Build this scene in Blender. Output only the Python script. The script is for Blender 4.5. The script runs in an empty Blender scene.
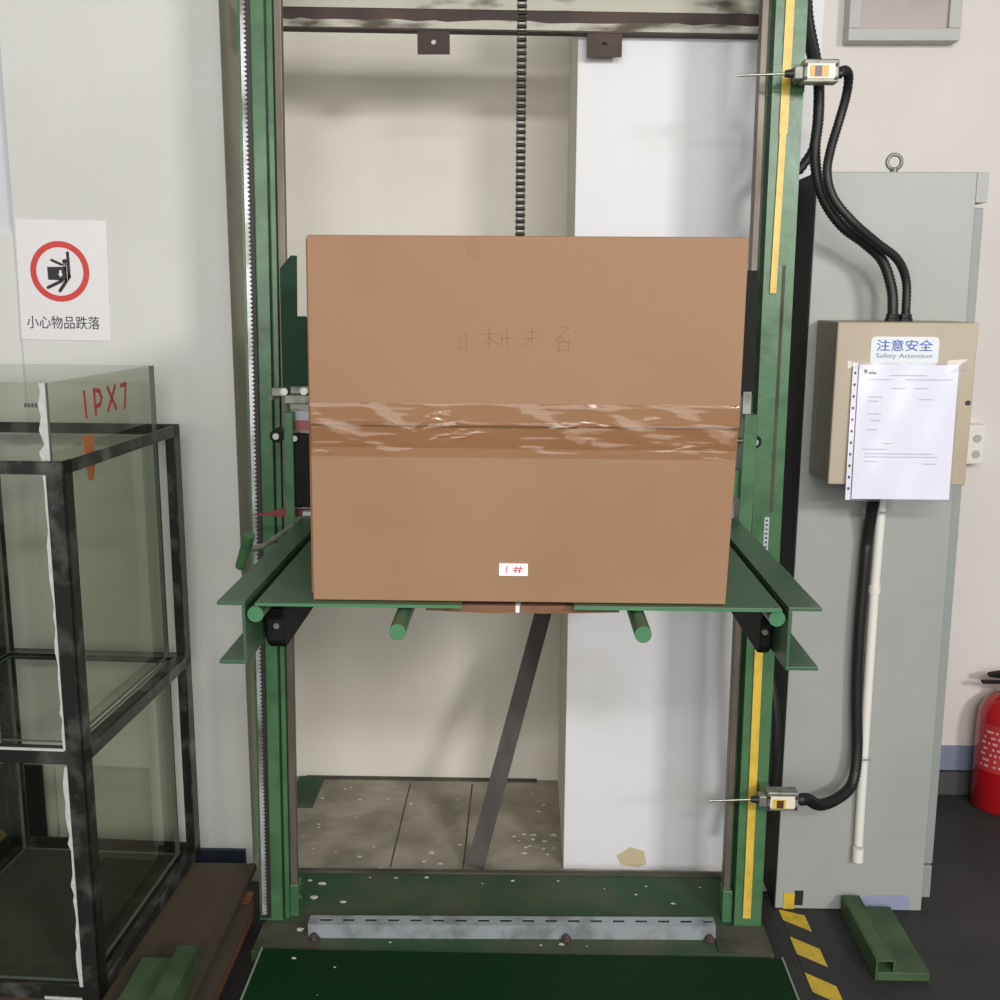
import bpy, bmesh, math, random
from mathutils import Vector, Matrix
random.seed(7)
C = bpy.context.scene.collection
# ------------------------------------------------------------------ camera, world, lights, exposure
def setup():
    psi, th, rho = math.radians(1.306), math.radians(10.7), math.radians(.32)
    f = Vector((-math.sin(psi)*math.cos(th), math.cos(psi)*math.cos(th), -math.sin(th)))
    r0 = Vector((math.cos(psi), math.sin(psi), 0)); u0 = r0.cross(f)
    r = r0*math.cos(rho)+u0*math.sin(rho); u = u0*math.cos(rho)-r0*math.sin(rho)
    cam = bpy.data.cameras.new('camera'); co = bpy.data.objects.new('camera', cam); C.objects.link(co)
    m = Matrix((r, u, -f)).transposed().to_4x4(); m.translation = Vector((0, 0, 1.55))
    co.matrix_world = m
    cam.sensor_width = 36; cam.lens = 36*1.078; cam.clip_start = .05
    bpy.context.scene.camera = co
    w = bpy.data.worlds.new('world'); bpy.context.scene.world = w; w.use_nodes = True
    b = w.node_tree.nodes['Background']; b.inputs[0].default_value = (1, 1, 1, 1); b.inputs[1].default_value = .33
    def area(name, loc, target, sx, sy, power, col):
        l = bpy.data.lights.new(name, 'AREA'); l.shape = 'RECTANGLE'; l.size = sx; l.size_y = sy
        l.energy = power; l.color = col
        o = bpy.data.objects.new(name, l); C.objects.link(o); o.location = loc
        o.rotation_euler = (Vector(target)-Vector(loc)).to_track_quat('-Z', 'Y').to_euler()
    area('window_light', (2.7, -2.3, 2.7), (0, 2.7, 1.3), .8, .4, 125, (1, .97, .93))
    area('rear_fill', (-.2, -3.2, 1.95), (0, 2.7, 1.0), 5.0, 1.5, 125, (1, .98, .94))  # broad fill added behind the camera to lift the low walls
    area('ceiling_lamp', (.4, -1.9, 2.95), (0, 2.7, 1.6), 1.8, .2, 72, (.98, 1, .97))
    vs = bpy.context.scene.view_settings
    bpy.context.scene.display_settings.display_device = 'sRGB'
    vs.view_transform = 'Standard'; vs.look = 'None'; vs.gamma = 1; vs.exposure = -.06; vs.use_curve_mapping = False
setup()
# ------------------------------------------------------------------ materials
def lin(c):
    return tuple(((v/255)/12.92 if v/255 <= .04045 else ((v/255+.055)/1.055)**2.4) for v in c)+(1,)
def mat(name, col, rough=.5, metal=0, col2=None, nscale=8, lo=.45, hi=.65, bump=0, bscale=60, spec=.5, stretch=None, coat=0, detail=6):
    m = bpy.data.materials.new(name); m.use_nodes = True; nt = m.node_tree; N = nt.nodes; L = nt.links
    b = N['Principled BSDF']; b.inputs['Base Color'].default_value = lin(col)
    b.inputs['Roughness'].default_value = rough; b.inputs['Metallic'].default_value = metal
    b.inputs['Specular IOR Level'].default_value = spec; b.inputs['Coat Weight'].default_value = coat
    tc = N.new('ShaderNodeTexCoord'); mp = N.new('ShaderNodeMapping'); L.new(tc.outputs['Object'], mp.inputs[0])
    if stretch: mp.inputs['Scale'].default_value = stretch
    if col2:
        n = N.new('ShaderNodeTexNoise'); n.inputs['Scale'].default_value = nscale; n.inputs['Detail'].default_value = detail
        L.new(mp.outputs[0], n.inputs['Vector'])
        r = N.new('ShaderNodeValToRGB'); r.color_ramp.elements[0].position = lo; r.color_ramp.elements[1].position = hi
        r.color_ramp.elements[0].color = lin(col); r.color_ramp.elements[1].color = lin(col2)
        L.new(n.outputs['Fac'], r.inputs[0]); L.new(r.outputs[0], b.inputs['Base Color'])
    if bump:
        n2 = N.new('ShaderNodeTexNoise'); n2.inputs['Scale'].default_value = bscale; n2.inputs['Detail'].default_value = 4
        L.new(mp.outputs[0], n2.inputs['Vector'])
        bp = N.new('ShaderNodeBump'); bp.inputs['Strength'].default_value = bump; bp.inputs['Distance'].default_value = .01
        L.new(n2.outputs['Fac'], bp.inputs['Height']); L.new(bp.outputs[0], b.inputs['Normal'])
    return m
def clear(name, tint, gloss=.08, rough=.05, bump=0, bscale=30, sparse=None):
    m = bpy.data.materials.new(name); m.use_nodes = True; nt = m.node_tree; N = nt.nodes; L = nt.links
    N.clear(); out = N.new('ShaderNodeOutputMaterial'); tr = N.new('ShaderNodeBsdfTransparent'); gl = N.new('ShaderNodeBsdfGlossy')
    mx = N.new('ShaderNodeMixShader'); fr = N.new('ShaderNodeFresnel'); fr.inputs[0].default_value = 1.45
    ad = N.new('ShaderNodeMath'); ad.operation = 'ADD'; ad.inputs[1].default_value = gloss
    tr.inputs[0].default_value = lin(tint); gl.inputs['Roughness'].default_value = rough
    L.new(fr.outputs[0], ad.inputs[0])
    ge = N.new('ShaderNodeNewGeometry'); sb = N.new('ShaderNodeMath'); sb.operation = 'SUBTRACT'; sb.inputs[0].default_value = 1; L.new(ge.outputs['Backfacing'], sb.inputs[1])
    ml_ = N.new('ShaderNodeMath'); ml_.operation = 'MULTIPLY'; L.new(ad.outputs[0], ml_.inputs[0]); L.new(sb.outputs[0], ml_.inputs[1]); L.new(ml_.outputs[0], mx.inputs[0]); L.new(tr.outputs[0], mx.inputs[1]); L.new(gl.outputs[0], mx.inputs[2])
    L.new(mx.outputs[0], out.inputs[0])
    if bump:
        tc = N.new('ShaderNodeTexCoord'); n2 = N.new('ShaderNodeTexNoise'); n2.inputs['Scale'].default_value = bscale
        mp = N.new('ShaderNodeMapping'); L.new(tc.outputs['Object'], mp.inputs[0]); mp.inputs['Scale'].default_value = sparse
        L.new(mp.outputs[0], n2.inputs['Vector']); n2.inputs['Detail'].default_value = 3
        rm = N.new('ShaderNodeMapRange'); rm.inputs[1].default_value = .63; rm.inputs[2].default_value = .90
        L.new(n2.outputs['Fac'], rm.inputs[0])
        bp = N.new('ShaderNodeBump'); bp.inputs['Strength'].default_value = bump; bp.inputs['Distance'].default_value = .01
        L.new(rm.outputs[0], bp.inputs['Height']); L.new(bp.outputs[0], gl.inputs['Normal'])
    return m
K = {}
K['plaster'] = mat('plaster', (211,210,206), .8, col2=(206,205,199), nscale=2.5, bump=.06, bscale=9)
K['plaster_pink'] = mat('plaster_pink', (216,210,205), .8, col2=(211,204,198), nscale=2, bump=.06, bscale=9)
K['plaster_cream'] = mat('plaster_cream', (229,225,214), .8, col2=(221,216,204), nscale=2, bump=.06, bscale=7)
K['plaster_white'] = mat('plaster_white', (224,223,226), .75, col2=(208,205,200), nscale=3.5, lo=.52, hi=.8, bump=.06, bscale=9)
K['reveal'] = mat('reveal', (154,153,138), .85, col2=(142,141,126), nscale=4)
K['floor'] = mat('floor_paint', (46,46,48), .55, col2=(55,54,54), nscale=3, bump=.05, bscale=120, spec=.25)
K['concrete'] = mat('concrete', (172,165,150), .9, col2=(128,122,108), nscale=6, lo=.35, hi=.7, bump=.4, bscale=25)
K['olive'] = mat('dark_olive', (46,47,38), .8, col2=(58,58,48), nscale=8)
K['navy'] = mat('navy_baseboard', (38,44,58), .5)
K['blue'] = mat('blue_baseboard', (120,128,150), .6)
K['dark_skirt'] = mat('dark_skirting', (70,70,72), .6)
K['green'] = mat('green_paint', (74,114,78), .27, col2=(62,98,66), nscale=14, bump=.12, bscale=22)
K['green_dark'] = mat('dark_green_matt', (34,58,42), .75, spec=.2)
K['green_light'] = mat('bright_green', (70,120,84), .35, col2=(62,110,76), nscale=9)
K['green_dirty'] = mat('dirty_green_paint', (52,86,58), .38, col2=(68,88,68), nscale=9, lo=.4, hi=.75, bump=.1, bscale=30)
K['green_base'] = mat('worn_green_steel', (56,82,58), .65, col2=(88,88,72), nscale=5, lo=.42, hi=.75, bump=.15, bscale=40, spec=.2)
K['green_plate'] = mat('dark_green_plate', (9,46,22), .6, col2=(20,44,25), nscale=5, lo=.4, hi=.8, bump=.1, bscale=30, spec=.1)
K['green_foot'] = mat('moss_green_paint', (64,88,56), .6, col2=(50,70,44), nscale=9)
K['dusty'] = mat('dusty_steel', (82,78,66), .8, col2=(54,56,46), nscale=7, bump=.3, bscale=40)
K['edge_metal'] = mat('worn_edge', (130,138,128), .5)
K['rail'] = mat('rusty_rail', (112,106,96), .45, .4, col2=(82,68,58), nscale=4, lo=.42, hi=.7, stretch=(3,3,1))
K['rust'] = mat('rust_brown', (58,46,42), .7, col2=(76,58,50), nscale=8, bump=.1)
K['rustbar'] = mat('rusty_bar_steel', (48,40,36), .6, col2=(66,55,50), nscale=20, stretch=(1,1,.1))
K['whitewash'] = mat('whitewashed_steel', (186,183,170), .8, col2=(88,80,68), nscale=12, lo=.48, hi=.66, stretch=(.6,1,2.2), bump=.3, bscale=30, detail=10)
K['card'] = mat('cardboard', (144,111,84), .8, col2=(138,105,78), nscale=3, bump=.04, bscale=200)
K['card_dark'] = mat('cardboard_edge', (128,94,68), .85)
K['stain'] = mat('cardboard_stain', (139,108,80), .8)
K['pencil'] = mat('pencil_mark', (132,101,78), .8)
K['pad'] = mat('brown_pad', (118,82,58), .8, col2=(100,68,48), nscale=20)
K['black'] = mat('black_paint', (16,17,18), .6, spec=.2)
K['black_side'] = mat('black_side_matt', (24,25,24), .65, spec=.2)
K['rubber'] = mat('black_rubber', (24,24,25), .5)
K['steel'] = mat('bright_steel', (170,168,160), .3, .9)
K['galv'] = mat('galvanised', (168,174,180), .4, .3, col2=(136,140,144), nscale=18)
K['clampm'] = mat('grey_cast_metal', (140,142,132), .45, .4, col2=(104,106,98), nscale=30)
K['rack'] = mat('rack_steel', (206,208,212), .35, .5, col2=(120,112,106), nscale=5, lo=.45, hi=.62)
K['rack_dark'] = mat('greasy_dark_steel', (50,46,44), .5, .3)
K['chain'] = mat('oily_chain', (40,38,34), .4, .6)
K['cab'] = mat('grey_cabinet_paint', (158,160,156), .45, col2=(152,154,150), nscale=3, bump=.02)
K['cab_door'] = mat('cabinet_door_paint', (140,145,142), .5)
K['bluepatch'] = mat('blue_scuff', (140,146,172), .6)
K['beige'] = mat('beige_enamel', (174,160,140), .45, col2=(166,151,130), nscale=5)
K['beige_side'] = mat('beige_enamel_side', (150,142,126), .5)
K['sticker'] = mat('sticker_grey', (214,218,222), .4)
K['bluetext'] = mat('blue_print', (30,90,175), .5)
K['bluegrey'] = mat('blue_grey_print', (130,140,175), .5)
K['paper'] = mat('white_paper', (238,238,246), .6)
K['signpaper'] = mat('laminated_paper', (226,223,224), .35)
K['ink'] = mat('black_ink', (44,42,44), .6)
K['greyink'] = mat('grey_ink', (170,172,190), .7)
K['red'] = mat('red_print', (206,66,60), .5)
K['redpaint'] = mat('red_brush_paint', (178,66,56), .5)
K['darkred'] = mat('dark_red_paint', (120,40,42), .5)
K['redext'] = mat('red_enamel', (165,18,24), .25, coat=.4)
K['extprint'] = mat('extinguisher_print', (206,150,150), .5)
K['extlabel'] = mat('extinguisher_label', (170,50,52), .4)
K['pvc'] = mat('white_pvc', (226,222,214), .4)
K['tie'] = mat('cable_tie_grey', (150,148,144), .4)
K['yellow'] = mat('yellow_tape', (220,186,74), .35, col2=(204,170,66), nscale=30)
K['hazyellow'] = mat('hazard_yellow', (206,174,52), .5, col2=(186,158,50), nscale=30)
K['dimyellow'] = mat('dark_yellow', (120,108,52), .6)
K['hazblack'] = mat('hazard_black', (34,34,34), .5)
K['angle'] = mat('dark_frame_steel', (56,55,53), .3, .6, col2=(120,122,118), nscale=14, lo=.5, hi=.72)
K['glassedge'] = mat('glass_edge', (96,108,98), .2)
K['caulk'] = mat('white_sealant', (184,187,184), .6, bump=.5, bscale=60)
K['orange'] = mat('orange_tape', (176,108,62), .6)
K['wood'] = mat('dusty_plywood', (78,66,50), .85, col2=(56,48,36), nscale=5, lo=.35, hi=.7, bump=.15, stretch=(1,.4,1))
K['wood_bright'] = mat('raw_timber', (122,80,52), .8, col2=(94,60,40), nscale=12, stretch=(1,6,1), bump=.2)
K['greymetal'] = mat('grey_frame_metal', (172,172,168), .5)
K['brownpanel'] = mat('brownish_panel', (162,150,144), .4, col2=(150,138,132), nscale=6)
K['chip'] = mat('plaster_chip', (206,202,192), .9)
K['bluegrey_panel'] = mat('bluish_grey_panel', (205,207,212), .5)
K['labelwhite'] = mat('label_grey_white', (176,180,188), .5)
K['labelred'] = mat('label_red', (160,84,86), .5)
K['glass'] = clear('green_tank_glass', (246,247,244), .02, .03)
K['glass_side'] = clear('dark_green_tank_glass', (236,238,231), .02, .03)
K['tape'] = clear('clear_packing_tape', (247,240,231), .0, .12, bump=.5, bscale=12, sparse=(.8,.5,3))
K['sleeve'] = clear('clear_plastic_sleeve', (252,252,254), .06, .2, bump=.6, bscale=9, sparse=(.5,1,1.3))
K['switchlabel'] = mat('switch_label', (222,214,200), .4)
K['amber'] = mat('amber_print', (214,172,92), .5)
K['plum'] = mat('dark_plum_print', (110,98,108), .5)
K['brownprint'] = mat('dark_brown_print', (74,46,32), .5)
K['oldprint'] = mat('worn_print', (150,120,50), .5)
K['white'] = mat('white_plastic', (226,220,214), .4)
# ------------------------------------------------------------------ helpers
ORG = {}
def orgof(p):
    while p is not None and p.parent is not None: p = p.parent
    return ORG.get(p.name, Vector((0,0,0))) if p else Vector((0,0,0))
def thing(name, label, cat, loc=(0,0,0), rotz=0, group=None, world=True):
    o = bpy.data.objects.new(name, None); C.objects.link(o); o.location = loc; o.rotation_euler = (0,0,rotz)
    o.empty_display_size = .05
    o['label'] = label; o['category'] = cat
    if group: o['group'] = group
    if world: ORG[o.name] = Vector(loc)
    return o
def tag(o, label, cat, group=None):
    o['label'] = label; o['category'] = cat
    if group: o['group'] = group
    return o
class MB:
    def __init__(s): s.v = []; s.f = []; s.mi = []; s.cur = 0
    def add(s, vs, fs):
        n = len(s.v); s.v += [Vector(v) for v in vs]
        for f in fs: s.f.append([i+n for i in f]); s.mi.append(s.cur)
        return s
    def box(s, x0,x1,y0,y1,z0,z1):
        return s.add([(x0,y0,z0),(x1,y0,z0),(x1,y1,z0),(x0,y1,z0),(x0,y0,z1),(x1,y0,z1),(x1,y1,z1),(x0,y1,z1)],
              [(0,3,2,1),(4,5,6,7),(0,1,5,4),(1,2,6,5),(2,3,7,6),(3,0,4,7)])
    def prism(s, poly, axis, a, b):
        n = len(poly); f = {'x': lambda p,t:(t,p[0],p[1]), 'y': lambda p,t:(p[0],t,p[1]), 'z': lambda p,t:(p[0],p[1],t)}[axis]
        vs = [f(p,a) for p in poly]+[f(p,b) for p in poly]
        return s.add(vs, [tuple(range(n-1,-1,-1)), tuple(range(n,2*n))]+[(i,(i+1)%n,(i+1)%n+n,i+n) for i in range(n)])
    def tube(s, pts, r, n=10, ribs=0, smooth=0):
        pts = [Vector(p) for p in pts]
        if smooth:
            out = []
            for i in range(len(pts)-1):
                p0 = pts[max(i-1,0)]; p1 = pts[i]; p2 = pts[i+1]; p3 = pts[min(i+2,len(pts)-1)]
                for k in range(smooth):
                    t = k/smooth
                    out.append(.5*((2*p1)+(-p0+p2)*t+(2*p0-5*p1+4*p2-p3)*t*t+(-p0+3*p1-3*p2+p3)*t**3))
            out.append(pts[-1]); pts = out
        if ribs:
            q = [pts[0]]; 
            for a,b in zip(pts, pts[1:]):
                d = (b-a).length; k = max(1, round(d/ribs))
                q += [a.lerp(b, j/k) for j in range(1,k+1)]
            pts = q
        rs = r if isinstance(r, (list,tuple)) else [r]*len(pts)
        if ribs: rs = [(r if i%2 else r*.84) for i in range(len(pts))]
        t0 = (pts[1]-pts[0]).normalized(); a = t0.orthogonal().normalized(); vs = []; m = len(pts)
        for i,p in enumerate(pts):
            t = (pts[min(i+1,m-1)]-pts[max(i-1,0)]).normalized()
            a = (a-t*a.dot(t)).normalized(); b = t.cross(a)
            vs += [p+(a*math.cos(2*math.pi*k/n)+b*math.sin(2*math.pi*k/n))*rs[i] for k in range(n)]
        fs = [(i*n+k, i*n+(k+1)%n, (i+1)*n+(k+1)%n, (i+1)*n+k) for i in range(m-1) for k in range(n)]
        fs += [tuple(range(n-1,-1,-1)), tuple(range((m-1)*n, m*n))]
        return s.add(vs, fs)
    def lathe(s, prof, cx, cy, n=28):
        vs = []
        for r,z in prof: vs += [(cx+r*math.cos(2*math.pi*k/n), cy+r*math.sin(2*math.pi*k/n), z) for k in range(n)]
        m = len(prof)
        fs = [(i*n+k, i*n+(k+1)%n, (i+1)*n+(k+1)%n, (i+1)*n+k) for i in range(m-1) for k in range(n)]
        fs += [tuple(range(n-1,-1,-1)), tuple(range((m-1)*n, m*n))]
        return s.add(vs, fs)
    def xf(s, fn): s.v = [Vector(fn(v)) for v in s.v]; return s
    def build(s, name, m, parent=None, bevel=0, smooth=False):
        me = bpy.data.meshes.new(name); o_ = orgof(parent) if parent else Vector((0,0,0))
        me.from_pydata([tuple(v-o_) for v in s.v], [], s.f)
        for mm in (m if isinstance(m,(list,tuple)) else [m]): me.materials.append(mm)
        for p,i in zip(me.polygons, s.mi): p.material_index = i
        bm = bmesh.new(); bm.from_mesh(me); bmesh.ops.recalc_face_normals(bm, faces=bm.faces); bm.to_mesh(me); bm.free()
        o = bpy.data.objects.new(name, me); C.objects.link(o)
        if parent: o.parent = parent
        if smooth:
            for p in me.polygons: p.use_smooth = len(p.vertices) == 4
            me.set_sharp_from_angle(angle=math.radians(50))
        if bevel:
            b = o.modifiers.new('bevel', 'BEVEL'); b.width = bevel; b.segments = 2; b.limit_method = 'ANGLE'; b.harden_normals = False
        return o
def B(x0,x1,y0,y1,z0,z1): return MB().box(x0,x1,y0,y1,z0,z1)
def T(pts, r, n=12, **k): return MB().tube(pts, r, n, **k)
def struct(name, mb, m):
    o = mb.build(name, m); o['kind'] = 'structure'; return o
def text(name, s, m, parent, x0, x1, y, z0, z1, bold=0, xform=None, label=None):
    """lettering facing the room, fitted in x0..x1, z0..z1 at depth y"""
    cu = bpy.data.curves.new(name, 'FONT'); cu.body = s; cu.extrude = .01; cu.offset = bold
    o = bpy.data.objects.new(name, cu); C.objects.link(o)
    bpy.context.view_layer.update()
    me = bpy.data.meshes.new_from_object(o.evaluated_get(bpy.context.evaluated_depsgraph_get()))
    bpy.data.objects.remove(o); me.name = name
    xs = [v.co.x for v in me.vertices]; ys = [v.co.y for v in me.vertices]; o_ = orgof(parent)
    ax, bx, ay, by = min(xs), max(xs), min(ys), max(ys)
    for v in me.vertices:
        p = Vector((x0+(v.co.x-ax)/(bx-ax)*(x1-x0), y - (0.0006 if v.co.z > 0 else 0), z0+(v.co.y-ay)/(by-ay)*(z1-z0)))
        if xform: p = Vector(xform(p))
        v.co = p-o_
    me.materials.clear(); me.materials.append(m)
    o = bpy.data.objects.new(name, me); C.objects.link(o); o.parent = parent
    if label: o['label'] = label
    return o
def copy_tree(o, parent=None):
    c = o.copy(); C.objects.link(c)
    if parent: c.parent = parent
    for ch in list(o.children): copy_tree(ch, c)
    return c
def stroke(mb, pts, w, y):
    """flat marker stroke in the x-z plane at depth y, .4 mm thick"""
    for (a,b) in zip(pts, pts[1:]):
        a = Vector((a[0],0,a[1])); b = Vector((b[0],0,b[1])); d = (b-a).normalized(); n = Vector((-d.z,0,d.x))*w/2
        e = d*w*.3
        q = [a-e+n, b+e+n, b+e-n, a-e-n]
        mb.prism([(p.x,p.z) for p in q], 'y', y, y-.0004)
    return mb
# ------------------------------------------------------------------ the room
struct('floor', B(-4,4,-3,3.6,-.1,0), K['floor'])
struct('floor_alcove', B(-.745,.69,2.64,3.28,0,.004), K['concrete'])
struct('wall_left', B(-1.277,-.742,2.735,3.5,0,3.1), [K['plaster']])
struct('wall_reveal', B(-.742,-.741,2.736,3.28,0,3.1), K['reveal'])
struct('wall_back', B(-1.0,.2,3.28,3.5,0,3.1), K['plaster_cream'])
struct('wall_pillar', B(.119,.695,2.73,3.5,0,3.1), K['plaster_white'])
struct('wall_pillar_side', B(.118,.119,2.731,3.28,0,3.1), K['plaster_cream'])
struct('wall_right', B(.695,4,3.25,3.5,0,3.1), K['plaster_pink'])
struct('wall_far_left', B(-4,-1.277,2.75,3.5,0,1.70), K['plaster'])
struct('window_1', B(-4,-1.277,2.77,3.5,1.70,3.1), K['bluegrey_panel'])
struct('baseboard_left', B(-1.29,-.76,2.722,2.735,0,.045), K['navy'])
struct('baseboard_right', B(.70,4,3.242,3.25,.078,.158), K['blue'])
struct('trim_1', B(.70,4,3.23,3.25,0,.075), K['dark_skirt'])
m = MB()
for x in (-.36, -.16): m.box(x, x+.004, 2.72, 3.24, .004, .0052)
m.box(-.70,.05,3.262,3.28,.004,.009)
struct('trim_2', m, K['dusty'])

# ------------------------------------------------------------------ drop tester: base and masts
dt = thing('drop_test_rig', 'tall green steel drop testing frame with two masts standing in front of the alcove', 'test machine', (0,2.4,0))
MB().prism([(-.635,2.285),(.60,2.31),(.60,2.655),(-.62,2.64)], 'z', .001, .03).build('base_frame', K['green_base'], dt, bevel=.003)
B(-.60,.605,1.45,2.268,.001,.05).build('floor_plate', K['green_plate'], dt, bevel=.003)
for a_,b_ in ((-.604,-.600),(.605,.609)): B(a_,b_,1.45,2.268,.03,.052).build('plate_edge', K['edge_metal'], dt)
B(-.63,-.48,2.30,2.395,.03,.034).build('foot_plate', K['dusty'], dt)
B(.47,.598,2.315,2.42,.03,.034).build('foot_plate', K['dusty'], dt)
m = MB(); m.prism([(-.62,2.64),(.55,2.655),(.55,2.67),(-.62,2.655)],'z',.001,.035); m.build('rear_sill', K['dusty'], dt)
ZT = 2.75
def lean(k, z0=1.3):
    return lambda v: (v.x + k*(v.z-z0), v.y, v.z)
LL, LR = lean(.0125), lean(-.004)
# left mast
ml = MB()
ml.prism([(-.627,2.415),(-.571,2.415),(-.571,2.440),(-.566,2.440),(-.566,2.425),(-.556,2.425),(-.556,2.455),(-.548,2.455),(-.548,2.50),(-.627,2.50)], 'z', .03, ZT)
ml = ml.xf(LL).build('mast', K['green'], dt); ml['label'] = 'left green mast with toothed rack'
B(-.555,-.538,2.435,2.455,.10,ZT).xf(LL).build('guide_rail', K['rail'], ml, bevel=.002)
B(-.556,-.534,2.432,2.47,.03,.115).xf(LL).build('rail_foot', K['green'], ml, bevel=.002)
B(-.620,-.599,2.407,2.415,.04,ZT).xf(LL).build('rack_backing', K['rack_dark'], ml)
poly = [(-.6185,.05)]; z = .05; pts = []
while z < 2.5:
    pts += [(-.612,z),(-.607,z+.0035),(-.607,z+.0055),(-.612,z+.009)]; z += .0095
m = MB()
for i in range(0,len(pts),4):
    a = pts[i:i+4]; m.prism([(-.6185,a[0][1]),a[0],a[1],a[2],a[3],(-.6185,a[3][1]+.0005)], 'y', 2.404, 2.408)
m.xf(LL).build('toothed_rack', K['rack'], ml)
# right mast
mr = MB()
mr.prism([(.521,2.425),(.587,2.425),(.587,2.52),(.505,2.52),(.505,2.475),(.521,2.475)], 'z', .03, ZT)
mr = mr.xf(LR).build('mast', K['green'], dt); mr['label'] = 'right green mast with yellow measuring tape'
B(.496,.512,2.445,2.475,.10,ZT).xf(LR).build('guide_rail', K['rail'], mr, bevel=.002)
B(.494,.519,2.44,2.48,.03,.115).xf(LR).build('rail_foot', K['green'], mr, bevel=.002)
def lx(a,b): return lambda v: (v.x + (b-a)*(v.z-.06)/2.1, v.y, v.z)
for (z0,z1,xa,xb,w) in ((.055,.86,.546,.541,.019),(1.56,1.895,.534,.538,.014),(1.895,ZT,.5365,.538,.018)):
    tp = MB(); n = 12
    for i in range(n):
        za, zb = z0+(z1-z0)*i/n, z0+(z1-z0)*(i+1)/n
        fa, fb = xa+(xb-xa)*i/n, xa+(xb-xa)*(i+1)/n
        tp.add([(fa,2.4200,za),(fa+w,2.4200,za),(fb+w,2.4200,zb),(fb,2.4200,zb),(fa,2.4215,za),(fa+w,2.4215,za),(fb+w,2.4215,zb),(fb,2.4215,zb)],
               [(0,3,2,1),(4,5,6,7),(0,1,5,4),(1,2,6,5),(2,3,7,6),(3,0,4,7)])
    t_ = tp.build('measuring_tape', K['yellow'], mr)
    tk = MB(); z = z0+.01
    while z < z1-.01:
        f = xa+(xb-xa)*(z-z0)/(z1-z0)
        tk.box(f+w-.005, f+w-.001, 2.4196,2.42, z, z+.0006); z += .01
    tk.build('graduation', K['oldprint'], t_)
sc = B(.549,.560,2.4235,2.425,.93,1.058).build('scale_strip', K['labelwhite'], mr)
m = MB()
for i in range(12): m.box(.552,.557,2.4228,2.4235,.936+i*.0102,.940+i*.0102)
m.build('graduation', K['ink'], sc)
B(.560,.567,2.4238,2.425,1.07,1.62).build('old_tape_residue', K['dusty'], mr)
# slotted angle lying on the base
sa = thing('slotted_angle', 'galvanised slotted steel angle lying across the green base frame', 'steel angle', (-.02,2.38,.03), math.radians(1.4), world=False)
m = MB(); L2 = .49
m.box(-L2,L2,-.026,-.0235,0,.036)
m.box(-L2,L2,-.0235,-.011,.0335,.036); m.box(-L2,L2,.001,.013,.0335,.036)
x = -L2
for i in range(18):
    x0 = -L2+i*(2*L2/18); m.box(x0, x0+.027, -.011,.001,.0335,.036)
m.box(L2-.003,L2,-.011,.001,.0335,.036)
m.build('angle_profile', K['galv'], sa)
for x in (-.475,.13,.475): MB().lathe([(.010,0),(.013,.004),(.010,.012),(.004,.018)], x, -.034, 7).build('rust_lump', K['rust'], sa)

# ------------------------------------------------------------------ lifting carriage
ca = thing('lifting_carriage', 'green drop table carriage with side channels and leaf plates under the box', 'drop table', (0,2.25,1.06))
def channel(s, y0, y1):
    m = MB(); w = .468 if s < 0 else .452; c = .425 if s < 0 else .402
    xi, xo = s*c, s*w
    a, b = sorted((xi,xo)); e, f = sorted((xi, xi+s*.005))
    m.box(a,b,y0,y1,1.084,1.090); m.box(a,b,y0,y1,.990,.996); m.box(e,f,y0,y1,.996,1.084)
    return m
channel(-1,1.578,2.235).build('side_channel', K['green_dirty'], ca, bevel=.001)
channel(1,1.582,2.255).build('side_channel', K['green_dirty'], ca, bevel=.001)
B(-.408,-.093,1.575,2.20,1.0845,1.0895).build('table_leaf', K['green_dirty'], ca, bevel=.001)
B(.077,.390,1.578,2.20,1.0845,1.0895).build('table_leaf', K['green_dirty'], ca, bevel=.001)
for a_,b_ in ((-.408,-.093),(.077,.390)): B(a_,b_,1.5735,1.5750,1.0847,1.0893).build('leaf_edge', K['green_light'], ca)  # bright line of the leaf front, put in as a lighter strip
m = MB(); m.prism([(-.150,1.0805),(-.093,1.0825),(-.012,1.0825),(-.012,1.0715),(-.045,1.0695),(-.150,1.0735)],'y',1.60,2.1); m.build('wooden_pad', K['pad'], ca)
m = MB(); m.prism([(-.004,1.0825),(.077,1.0825),(.148,1.0805),(.148,1.0735),(.03,1.0700),(-.004,1.0720)],'y',1.60,2.1); m.build('wooden_pad', K['pad'], ca)
B(-.0115,-.0055,1.598,1.62,1.072,1.083).build('pad_clip', K['white'], ca)
for x,y0,z in ((-.409,1.578,1.0705),(.385,1.582,1.0722),(-.1825,1.50,1.0695),(.174,1.50,1.0705)):
    r = T([(x,y0,z),(x,2.24,z)], .0125, 20).build('pivot_rod', K['green_dirty'], ca, smooth=True)
    T([(x,y0-.0008,z),(x,y0+.0005,z)], .0124, 20).build('rod_end', K['green_light'], r)
for s,x in ((-1,-.402),(1,.383)):
    m = MB(); a = x-(.015 if s < 0 else .002); b = x+(.015 if s < 0 else .018)
    m.prism([(1.668,1.035),(1.668,.996),(1.69,.981),(2.24,.981),(2.24,1.055),(1.66,1.055)],'x',a,b)
    lv = m.build('release_lever', K['black'], ca, bevel=.004)
    T([(x+.004,1.662,1.025),(x+.004,1.676,1.025)], .005, 10).build('lever_bolt', K['steel'], lv)
    T([(x-s*.032,1.72,1.060),(x-s*.032,2.24,1.055)], .009, 12).build('gas_strut', K['black'], ca, smooth=True)
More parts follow.
